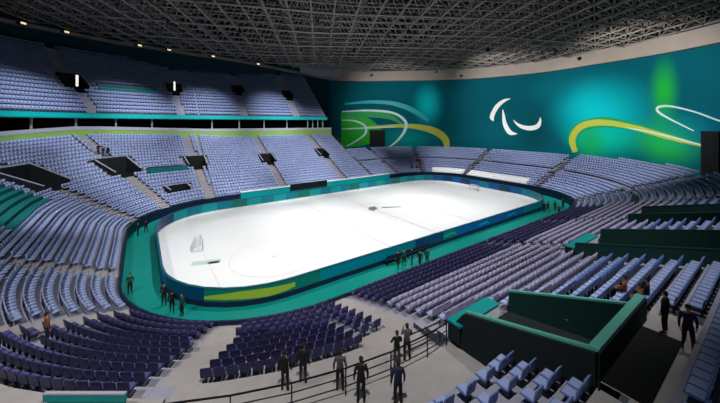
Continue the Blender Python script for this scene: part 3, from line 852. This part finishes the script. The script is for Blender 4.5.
def add_row(sa, sb, i, upper=False):
    t = (UT0 if upper else 0)+(i+.58)*RD
    # arc length sampling at the row
    a = sa
    while a < sb:
        corner = (S1 < a < S2) or (S3 < a < S4) or (S5 < a < S6) or (S7 < a < S8)
        sc = (RR+t)/RR if corner else 1
        a += .52/sc
        if a >= sb: break
        sm = a % S8
        if upper:
            if in_hole(sm, i, True, .3) or in_aisle(sm, t, UAISLES) or in_cover(sm, i, True): continue
            z = UZ0+UK*RD*i
        else:
            if i >= NR(sm) or in_hole(sm, i, False, .38) or in_aisle(sm, t) or in_cover(sm, i) or in_walk(sm, i): continue
            if S1 < sm < CUT and i == 8: continue
            if sm < 9.8 and i in (19, 20): continue
            if 2.3 < sm < 3.5 and 8 <= i < 15: continue
            if sm < 6.6 and i in (11, 12): continue
            if 10 <= i < 12 and 17.3 < sm < 23.2: continue
            z = zrow(sm, i)
        p, n = P(sm, t)
        if any(abs(p[0]-c[0])+abs(p[1]-c[1]) < .75 and abs(z-c[2]) < 1.2 for c in CLEAR): continue
        q = proj((p[0], p[1], z+.6))
        if q is None or q[0] < -70 or q[0] > 790 or q[1] > 470 or q[2] < 3: continue
        seats.append((p[0], p[1], z, math.atan2(n[0], -n[1]), q, sm, i, upper))
for i in range(24):
    add_row(S7-25, S8, i); add_row(0, S1, i); add_row(S1, CUT-.5, i); add_row(CUT+.6, S7-25, i)
for i in range(UN): add_row(US0+.4, US1, i, True)
def block(sm, i):
    if sm > S7-2 and sm < S7+5.5: return 'left end block'
    if S7+5.5 <= sm < S7+13.3: return 'lower left corner block left of pale stairs'
    if (sm >= S7+13.3 or sm < 2.3) and i < 10: return 'block between pale stairs and walkway'
    if (sm > S7-2 or sm < 3.2) and i >= 15: return 'bottom centre block behind railing'
    if sm < 17.5 and i >= 18: return 'bottom right by rear landing'
    if sm < 17.5 and i >= 9: return 'just right of big green opening'
    if sm < 20.2: return 'in front of big green opening'
    return 'far right of near stand'
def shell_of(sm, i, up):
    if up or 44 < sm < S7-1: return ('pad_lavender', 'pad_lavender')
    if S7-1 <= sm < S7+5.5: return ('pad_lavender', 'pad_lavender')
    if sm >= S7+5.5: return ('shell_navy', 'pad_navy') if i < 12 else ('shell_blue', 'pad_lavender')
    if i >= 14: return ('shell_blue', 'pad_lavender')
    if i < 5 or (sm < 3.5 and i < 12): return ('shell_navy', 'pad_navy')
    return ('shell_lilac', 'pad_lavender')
inframe = [k for k, s_ in enumerate(seats) if -8 < s_[4][0] < 728 and 30 < s_[4][1] < 412]
inframe.sort(key=lambda k: seats[k][4][2])
near = set(inframe[:300])
CN = {'pad_lavender': 'lavender', 'shell_navy': 'dark navy', 'shell_blue': 'steel blue', 'shell_lilac': 'pale lilac'}
protos = {}; used = set()
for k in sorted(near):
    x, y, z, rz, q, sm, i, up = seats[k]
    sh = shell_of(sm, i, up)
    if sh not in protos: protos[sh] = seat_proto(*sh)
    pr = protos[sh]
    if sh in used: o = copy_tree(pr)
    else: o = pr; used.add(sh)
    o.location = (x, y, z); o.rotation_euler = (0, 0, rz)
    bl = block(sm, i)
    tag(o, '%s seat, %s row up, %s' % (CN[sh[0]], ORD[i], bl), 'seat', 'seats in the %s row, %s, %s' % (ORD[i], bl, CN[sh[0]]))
# everything beyond the nearest three hundred: one object
base = []
def bx(x0, x1, y0, y1, z0, z1, lean=0):
    return [(x0, y0, z0), (x1, y0, z0), (x1, y1, z0), (x0, y1, z0), (x0, y0+lean, z1), (x1, y0+lean, z1), (x1, y1+lean, z1), (x0, y1+lean, z1)]
bv = np.array(bx(-.225, .225, -.21, .23, .36, .46)+bx(-.225, .225, -.25, -.19, .40, .88, -.07))
bf = []
for o_ in (0, 8):
    for f in ((3, 2, 1, 0), (4, 5, 6, 7), (0, 1, 5, 4), (1, 2, 6, 5), (2, 3, 7, 6), (3, 0, 4, 7)): bf.append([o_+i for i in f])
bf = np.array(bf)
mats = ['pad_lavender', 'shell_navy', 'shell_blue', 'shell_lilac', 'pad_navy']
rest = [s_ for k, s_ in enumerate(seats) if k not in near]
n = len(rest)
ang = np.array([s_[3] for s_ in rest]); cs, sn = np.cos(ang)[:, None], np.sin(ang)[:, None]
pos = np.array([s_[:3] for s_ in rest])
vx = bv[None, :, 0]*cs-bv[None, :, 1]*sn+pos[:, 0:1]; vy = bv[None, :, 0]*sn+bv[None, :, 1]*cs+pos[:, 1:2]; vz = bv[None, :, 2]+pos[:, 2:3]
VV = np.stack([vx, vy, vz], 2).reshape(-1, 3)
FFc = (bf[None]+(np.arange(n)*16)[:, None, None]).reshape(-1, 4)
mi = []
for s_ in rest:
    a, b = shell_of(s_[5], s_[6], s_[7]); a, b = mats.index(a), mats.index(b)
    mi += [a, b, a, a, a, a, a, a, a, a, b, a]
me = bpy.data.meshes.new('stadium_seats')
me.vertices.add(len(VV)); me.vertices.foreach_set('co', VV.ravel())
me.loops.add(FFc.size); me.loops.foreach_set('vertex_index', FFc.ravel().astype(np.int32))
me.polygons.add(len(FFc)); me.polygons.foreach_set('loop_start', np.arange(0, FFc.size, 4, dtype=np.int32))
for m in mats: me.materials.append(M[m])
me.polygons.foreach_set('material_index', np.array(mi, dtype=np.int32))
me.update(calc_edges=True); me.validate()
o = bpy.data.objects.new('stadium_seats', me); C.objects.link(o)
tag(o, 'thousands of lavender and navy seats filling the more distant stands', 'seats', kind='stuff')
print('SEATS', len(seats), 'far', n, 'max near depth', seats[inframe[299]][4][2])

# ------------------------------------------------------------------ aisle stairs
def aisle(a, i0, i1, label, w, m='concrete'):
    mb = MB()
    for i in range(i0, i1):
        if in_hole(a, i) : continue
        t = i*RD; z = zrow(a, i); h = K(a)*RD
        sc = (RR+t)/RR if (S1 < a < S2 or S3 < a < S4 or S5 < a < S6 or a > S7) else 1
        s0, s1 = a-w/2/sc, a+w/2/sc
        q = [P(s0, t)[0], P(s1, t)[0], P(s1, t+RD)[0], P(s0, t+RD)[0]]
        mb.hexa([(*p, z-.05) for p in q]+[(*p, z+.02) for p in q], m)
        q = [P(s0, t+RD*.5)[0], P(s1, t+RD*.5)[0], P(s1, t+RD)[0], P(s0, t+RD)[0]]
        mb.hexa([(*p, z) for p in q]+[(*p, z+h*.5) for p in q], m)
    struct(mb.build('aisle_stairs'), label, 'stairs')
aisle(S7+13.3, 0, 9, 'wide pale concrete stairs between the navy blocks at bottom left', 1.8)
aisle(2.3, 0, 8, 'pale stairs beside the walkway in the near stand', 1.5)
aisle(S7+5.5, 0, 20, 'pale stairs in the left corner of the stand', 1.3)
aisle(S7-2, 0, 22, 'pale stairs across the left end rows', 1.1)
for j, h in enumerate(FAR[:5]):
    aisle((h[0]+h[1])/2, 0, h[2], ['pale stairs below the wide corner opening', 'pale stairs below the leftmost far opening', 'pale stairs below the second far opening', 'pale stairs below the third far opening', 'pale stairs below the opening nearest the banner'][j], 1.2)
for a, l in ((RA[1], 'dark stairs at the right end nearest the viewer'), (RA[2], 'dark stairs in the middle of the right end'), (RA[3], 'dark stairs at the far right corner'), (RA[0], 'dark stairs at the near right corner'), (20.2, 'stairs below the second dark green opening'), (33, 'stairs below the third dark green opening')):
    aisle(a, 0, 16, l, 1.0, 'tread_dark')

# ------------------------------------------------------------------ media ledge, landing, railings by the big opening
def local_thing(name, c, label, cat, group=None): return empty(name, c, 0, label, cat, group)
zl = zrow(5, 8)
def desk(loc, w, label):
    r_ = local_thing('media_desk', loc, label, 'desk')
    b = MB(); b.box(-w, w, -.40, .38, .82, .9, 'cover_teal'); b.build('desk_top', r_)
    b = MB(); b.box(-w*.55, w-.05, -.38, -.33, 0, .82, 'cap_white'); b.build('back_panel', r_)
    b = MB(); b.box(-w+.05, w-.05, .30, .35, 0, .82, 'drape_green'); b.build('front_panel', r_)
    for x in (-w+.03, w-.08):
        b = MB(); b.box(x, x+.05, -.33, .3, 0, .82, 'drape_black'); b.build('side_panel', r_)
desk((-18.0, -30.12, zrow(4.5, 12)), 1.65, 'teal topped desk with white back panel at the head of the big dark green opening')
desk((-1.9, -29.27, zrow(20.5, 11)), 2.4, 'teal topped desk at the head of the second dark green opening')
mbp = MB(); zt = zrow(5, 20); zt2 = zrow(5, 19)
mbp.box(-19.25, -14.5, -36.95, -35.75, zt2+.01, zt2+.04, 'black')  # thin black sheet over the dark patch behind the opening
tag(mbp.build('black_sheet'), 'thin black sheet on the landing behind the big dark green opening', 'mat')
def draped(name, p0, p1, h, label):
    a, c = Vector(p0), Vector(p1); d = (c-a).normalized(); n = Vector((-d.y, d.x, 0))*.05; L = c-a
    root = empty(name, a, 0, label, 'barrier')
    b = MB(); b.hexa([-n, L-n, L+n, n]+[v+Vector((0, 0, h)) for v in (-n, L-n, L+n, n)], 'cover_teal'); b.build('drape', root)
    n2 = n*1.25
    b = MB(); b.hexa([v+Vector((0, 0, h)) for v in (-n2, L-n2, L+n2, n2)]+[v+Vector((0, 0, h+.06)) for v in (-n2, L-n2, L+n2, n2)], 'grey_band'); b.build('top_board', root)
p0 = unproj_depth(44, 394, 11.5); p1 = unproj_depth(126, 392, 11.5)
zb_ = zrow(S7+8, 10)
draped('draped_barrier', (p0[0], p0[1], zb_), (p1[0], p1[1], zb_), p0[2]-zb_, 'teal draped barrier behind the last row of the lower left corner block')
def railing(pts, h, label, mids=2, step=1.6, m='rail', r=.03):
    root = empty('guard_rail', pts[0], 0, label, 'railing'); o0 = Vector(pts[0])
    pv = [Vector(p)-o0 for p in pts]
    b = MB()
    for a, c in zip(pv[:-1], pv[1:]): b.bar(a+Vector((0, 0, h)), c+Vector((0, 0, h)), r*1.2, m, 6)
    b.build('top_rail', root)
    for k in range(mids):
        b = MB(); z = h*(k+1)/(mids+1)
        for a, c in zip(pv[:-1], pv[1:]): b.bar(a+Vector((0, 0, z)), c+Vector((0, 0, z)), r*.8, m, 5)
        b.build('mid_rail', root)
    for a, c in zip(pv[:-1], pv[1:]):
        n = max(1, int((c-a).length/step))
        for k in range(n+(1 if c is pv[-1] else 0)):
            q = a+(c-a)*k/n; b = MB(); b.bar(q, q+Vector((0, 0, h)), r, m, 6); b.build('post', root)
def rim_pts(s0, s1, t, i, n=8):
    out = []
    for k in range(n+1):
        s = s0+(s1-s0)*k/n; p, _ = P(s, t); out.append((p[0], p[1], zrow(s, i)))
    return out
railing(rim_pts(S7+11.5, S8+2.2, 12*RD+.15, 12), 1.05, 'long dark railing on the concrete edge above the walkway', 2)
zw = zrow(0.5, 9); ra, rb = unproj_z(409, 357, zw), unproj_z(440, 342, zw)
railing([tuple(ra), tuple(rb)], 1.05, 'short dark railing on the pale walkway near the big opening', 1, 1.2)

# ------------------------------------------------------------------ people
def person(loc, face, top, legs, label, pose='stand', hair='hair_dark', h=1.75, seed=0, detail=True, group=None):
    rn = random.Random(seed)
    k = h/1.75
    sit = pose == 'sit'
    dz = -.45 if sit else 0
    v = [(0, 0, .95+dz), (0, 0, 1.15+dz), (.01, 0, 1.36+dz), (0, 0, 1.48+dz), (.01, 0, 1.55+dz), (.025, 0, 1.65+dz), (.015, 0, 1.71+dz)]
    r = [(.155, .115), (.135, .105), (.165, .12), (.075, .075), (.055, .055), (.092, .08), (.08, .07)]
    e = [(0, 1, 'top'), (1, 2, 'top'), (2, 3, 'top'), (3, 4, 'skin'), (4, 5, 'skin'), (5, 6, 'skin')]
    hands = []
    for sg in (1, -1):
        i = len(v)
        if pose == 'walk': kn, an_, toe = ((.16, .1*sg, .52), (.2, .1*sg, .1), (.34, .11*sg, .04)) if sg > 0 else ((.0, .1*sg, .5), (-.24, .1*sg, .13), (-.1, .11*sg, .05))
        elif sit: kn, an_, toe = (.44, .12*sg, .49), (.42, .12*sg, .09), (.56, .13*sg, .04)
        else: kn, an_, toe = (.02, .11*sg, .5), (-.01, .12*sg, .09), (.14, .14*sg, .04)
        v += [(.0, .09*sg, .9+dz), kn, an_, toe]; r += [(.1, .1), (.066, .066), (.045, .045), (.042, .036)]
        e += [(0, i, 'legs'), (i, i+1, 'legs'), (i+1, i+2, 'legs'), (i+2, i+3, 'shoe')]
        i = len(v)
        if pose == 'film' : el, wr, hd = (.1, .24*sg, 1.2), (.3, .1*sg, 1.42), (.37, .06*sg, 1.46)
        elif pose == 'lean': el, wr, hd = (.08, .26*sg, 1.18), (.3, .2*sg, 1.08), (.38, .18*sg, 1.05)
        elif sit: el, wr, hd = (.04, .25*sg, 1.15+dz), (.26, .17*sg, 1.06+dz), (.34, .14*sg, 1.04+dz)
        elif pose == 'walk': el, wr, hd = (-.06*sg, .25*sg, 1.17), (.12-.2*(sg > 0), .25*sg, .95), (.16-.24*(sg > 0), .24*sg, .87)
        else: el, wr, hd = (-.03, .25*sg, 1.16), (.04, .26*sg, .92), (.06, .26*sg, .84)
        v += [(0, .17*sg, 1.43+dz), el, wr, hd]; r += [(.068, .068), (.05, .05), (.034, .034), (.036, .026)]
        e += [(2, i, 'top'), (i, i+1, 'top'), (i+1, i+2, 'top'), (i+2, i+3, 'skin')]
        hands.append((Vector(wr), Vector(hd), sg))
    me = bpy.data.meshes.new('sk'); me.from_pydata([tuple(c*k for c in p) for p in v], [(a, b) for a, b, _ in e], [])
    ob = bpy.data.objects.new('sk', me); C.objects.link(ob)
    mod = ob.modifiers.new('s', 'SKIN'); mod.use_smooth_shade = True
    for i, sv in enumerate(me.skin_vertices[0].data):
        sv.radius = (r[i][0]*k, r[i][1]*k); sv.use_root = (i == 0)
    ss = ob.modifiers.new('u', 'SUBSURF'); ss.levels = 1; ss.render_levels = 1
    dg = bpy.context.evaluated_depsgraph_get(); dg.update()
    nm = bpy.data.meshes.new_from_object(ob.evaluated_get(dg))
    bpy.data.objects.remove(ob); bpy.data.meshes.remove(me)
    mm = {'top': top, 'legs': legs, 'skin': 'skin', 'shoe': 'shoe'}
    mb = MB(); mb.v = [tuple(p.co) for p in nm.vertices]
    segs = [(Vector(v[a])*k, Vector(v[b])*k, t_) for a, b, t_ in e]
    for p in nm.polygons:
        c = p.center; best = None
        for a, b, t_ in segs:
            d = b-a; f = max(0, min(1, (c-a).dot(d)/d.length_squared)); dd = (c-a-d*f).length
            if best is None or dd < best[0]: best = (dd, t_)
        t_ = best[1]
        mb.f.append(tuple(p.vertices)); mb.m.append(mb.mi(mm[t_]))
    if detail:
        for wr, hd, sg in hands:
            d = (hd-wr).normalized(); side = Vector((1, 0, 0)) if abs(d.x) < .6 else Vector((0, 0, 1)); side = (side-d*side.dot(d)).normalized(); nrm = d.cross(side)
            for j, ln in enumerate((.075, .085, .08, .06)):
                a = hd+side*(j-1.5)*.019+d*.01; b1 = a+d*ln*.55+nrm*.006*sg; b2 = b1+d*ln*.45+nrm*.02*sg
                mb.bar(a*k, b1*k, .010*k, 'skin', 5, .009*k); mb.bar(b1*k, b2*k, .009*k, 'skin', 5, .007*k)
            a = wr+(hd-wr)*.6+side*.03; b1 = a+side*.03+d*.03; b2 = b1+d*.035
            mb.bar(a*k, b1*k, .012*k, 'skin', 5, .01*k); mb.bar(b1*k, b2*k, .01*k, 'skin', 5, .008*k)
        hz = 1.655+dz
        mb.bar((.10*k, 0, (hz+.01)*k), (.135*k, 0, (hz-.025)*k), .008*k, 'skin', 5, .016*k)
        for sg in (1, -1):
            mb.ball((.103*k, .033*sg*k, (hz+.012)*k), .011*k, 'black', 6)
            mb.ball((.02*k, .083*sg*k, (hz-.01)*k), .028*k, 'skin', 6, (.7, .35, 1))
        mb.box(.098*k, .108*k, -.024*k, .024*k, (hz-.056)*k, (hz-.048)*k, 'cloth_brown')
    root = mb.build('person', smooth=True); bpy.data.meshes.remove(nm)
    hb = MB(); hb.ball((-.004*k, 0, (1.695+dz)*k), .1*k, hair, 10, (1.02, .88, .85)); hb.ball((-.045*k, 0, (1.64+dz)*k), .075*k, hair, 8, (.8, 1.0, 1.05)); hb.build('hair', root, smooth=True)
    root.location = loc; root.rotation_euler = (0, 0, face)
    return tag(root, label, 'person', group)
def stand_px(px, py):
    p, s, t, d = pick(px, py); z, _, _ = zstand(p[0], p[1]); return (p[0], p[1], z), s, t
def look(p, q): return math.atan2(q[1]-p[1], q[0]-p[0])
ppl = [((285, 392), 'cloth_black', 'cloth_black', 'stand', 'person in black standing leftmost on the walkway by the railing'),
       ((303, 384), 'cloth_black', 'cloth_navy', 'stand', 'person in black and navy second from left on the walkway'),
       ((340, 392), 'cloth_grey', 'cloth_black', 'stand', 'person in a grey top standing behind the railing in the middle'),
       ((361, 404), 'cloth_black', 'cloth_black', 'stand', 'person in black right of the person in grey by the railing'),
       ((398, 408), 'cloth_navy', 'cloth_black', 'stand', 'person in a navy top standing below the two people at the railing end'),
       ((397, 368), 'cloth_black', 'cloth_grey', 'lean', 'person in black leaning on the railing near the big dark opening'),
       ((407, 362), 'cloth_grey', 'cloth_black', 'film', 'person in grey with raised hands right of the leaning person'),
       ((665, 334), 'cloth_black', 'cloth_black', 'stand', 'person in black standing on the landing right of the dark green opening'),
       ((688, 353), 'cloth_navy', 'cloth_black', 'walk', 'person in navy walking at the far right of the landing'),
       ((98, 156), 'cloth_black', 'cloth_black', 'stand', 'leftmost of three dark figures high in the far lower stand'),
       ((103, 157), 'cloth_navy', 'cloth_black', 'stand', 'middle of three dark figures high in the far lower stand'),
       ((108, 158), 'cloth_black', 'cloth_navy', 'stand', 'rightmost of three dark figures high in the far lower stand'),
       ((412, 170), 'cloth_brown', 'cloth_brown', 'stand', 'left of two brown clad people at the far corner seats'),
       ((417, 170), 'cloth_brown', 'cloth_black', 'stand', 'right of two brown clad people at the far corner seats'),
       ((47, 345), 'cloth_brown', 'cloth_navy', 'stand', 'person in brown standing on the left corner stairs')]
for j, (px, a, b_, pose, lab) in enumerate(ppl):
    p, s, t = stand_px(*px)
    person(p, look(p, (random.uniform(-10, 5), 0)) if pose != 'walk' else R(200), a, b_, lab, pose, seed=j, h=random.uniform(1.68, 1.82), detail=math.dist(p[:2], CAM[:2]) < 30)
# seated people right of the dark opening
taken = set()
for (px, py), top, lab in (((629, 292), 'cloth_brown', 'person in brown seated in the blue rows right of the dark opening'), ((652, 306), 'cloth_brown', 'person in a brown coat seated near the landing'), ((640, 296), 'cloth_black', 'person in black seated between two people in brown')):
    k = min((q for q in range(len(seats)) if q not in taken), key=lambda q: (seats[q][4][0]-px)**2+(seats[q][4][1]-py)**2)
    x, y, z, rz, q, sm, i, up = seats[k]; taken |= {k, k-1, k+1}
    f = rz+math.pi/2
    person((x, y, z), f, top, 'cloth_black', lab, 'sit', seed=px, h=1.72)
floor_people = [((398, 268), 'bench'), ((404, 266), 'bench'), ((412, 265), 'bench'), ((420, 268), 'bench'), ((427, 265), 'bench'),
                ((544, 213), 'right'), ((548, 212), 'right'), ((555, 211), 'right'), ((563, 209), 'right'), ((571, 208), 'right'), ((559, 216), 'right'),
                ((138, 236), 'left'), ((146, 233), 'left'), ((130, 294), 'lfront'), ((164, 305), 'corner'), ((172, 313), 'corner'), ((182, 316), 'corner')]
txt = {'bench': 'dark clad person standing on the teal floor beside the players bench', 'right': 'dark clad person standing on the teal floor at the right end',
       'left': 'dark clad person on the teal floor left of the ice', 'lfront': 'person standing alone on the teal floor by the left end seats', 'corner': 'dark clad person at the boards on the bottom left corner'}
grp = {}
for j, (px, g) in enumerate(floor_people):
    p = unproj_z(px[0], px[1], 0); n_ = grp.get(g, 0); grp[g] = n_+1
    tot = sum(1 for q in floor_people if q[1] == g)
    lab = txt[g] if tot == 1 else '%s, %s from the left' % (txt[g], ORD[n_])
    person((p[0], p[1], 0), random.uniform(0, 6.28), ['cloth_black', 'cloth_green', 'cloth_navy'][j % 3], 'cloth_black', lab, 'stand' if j % 3 else 'walk', seed=j, detail=False)
# players bench with clear teal screen
p = unproj_z(410, 262, 0)
r_ = empty('players_bench', (p[0], p[1]+.9, 0), 0, 'long dark players bench on the teal floor beside the near boards', 'bench')
b = MB(); b.box(-2.6, 3.6, -.2, .2, .42, .48, 'front_navy'); b.build('seat', r_)
for x in (-2.4, .5, 3.4):
    b = MB(); b.box(x-.05, x+.05, -.18, .18, 0, .42, 'rail'); b.build('leg', r_)
b = MB(); b.box(-2.6, 3.6, -.24, -.2, .6, .95, 'front_navy'); b.box(-2.5, -2.4, -.24, -.2, .45, .6, 'rail'); b.box(3.4, 3.5, -.24, -.2, .45, .6, 'rail'); b.build('backrest', r_)

r_ = empty('team_bench', (-3, 18.9, 0), 0, 'long black team bench against the teal barrier on the far side', 'bench')
b = MB(); b.box(-4.2, 4.2, -.2, .2, .42, .5, 'black'); b.build('seat', r_)
b = MB(); b.box(-4.2, 4.2, .2, .28, .9, 2.05, 'black'); b.build('backrest', r_)
for x in (-4, -1.4, 1.4, 4):
    b = MB(); b.box(x-.05, x+.05, -.18, .28, 0, .42, 'black'); b.box(x-.05, x+.05, .2, .28, .42, .9, 'black'); b.build('leg', r_)

# ------------------------------------------------------------------ camera and output look
cd = bpy.data.cameras.new('Camera'); cam = bpy.data.objects.new('Camera', cd); C.objects.link(cam)
cam.location = tuple(CAM); cam.rotation_euler = (R(90), 0, YAW-R(90)); cd.sensor_width = 36; cd.lens = 36*F/720
cd.shift_y = -(201.5-HOR)/720; cd.clip_end = 400; cd.clip_start = .1
scene.camera = cam
scene.view_settings.view_transform = 'Standard'; scene.view_settings.look = 'None'; scene.view_settings.gamma = 1; scene.view_settings.use_curve_mapping = False
scene.view_settings.exposure = 0
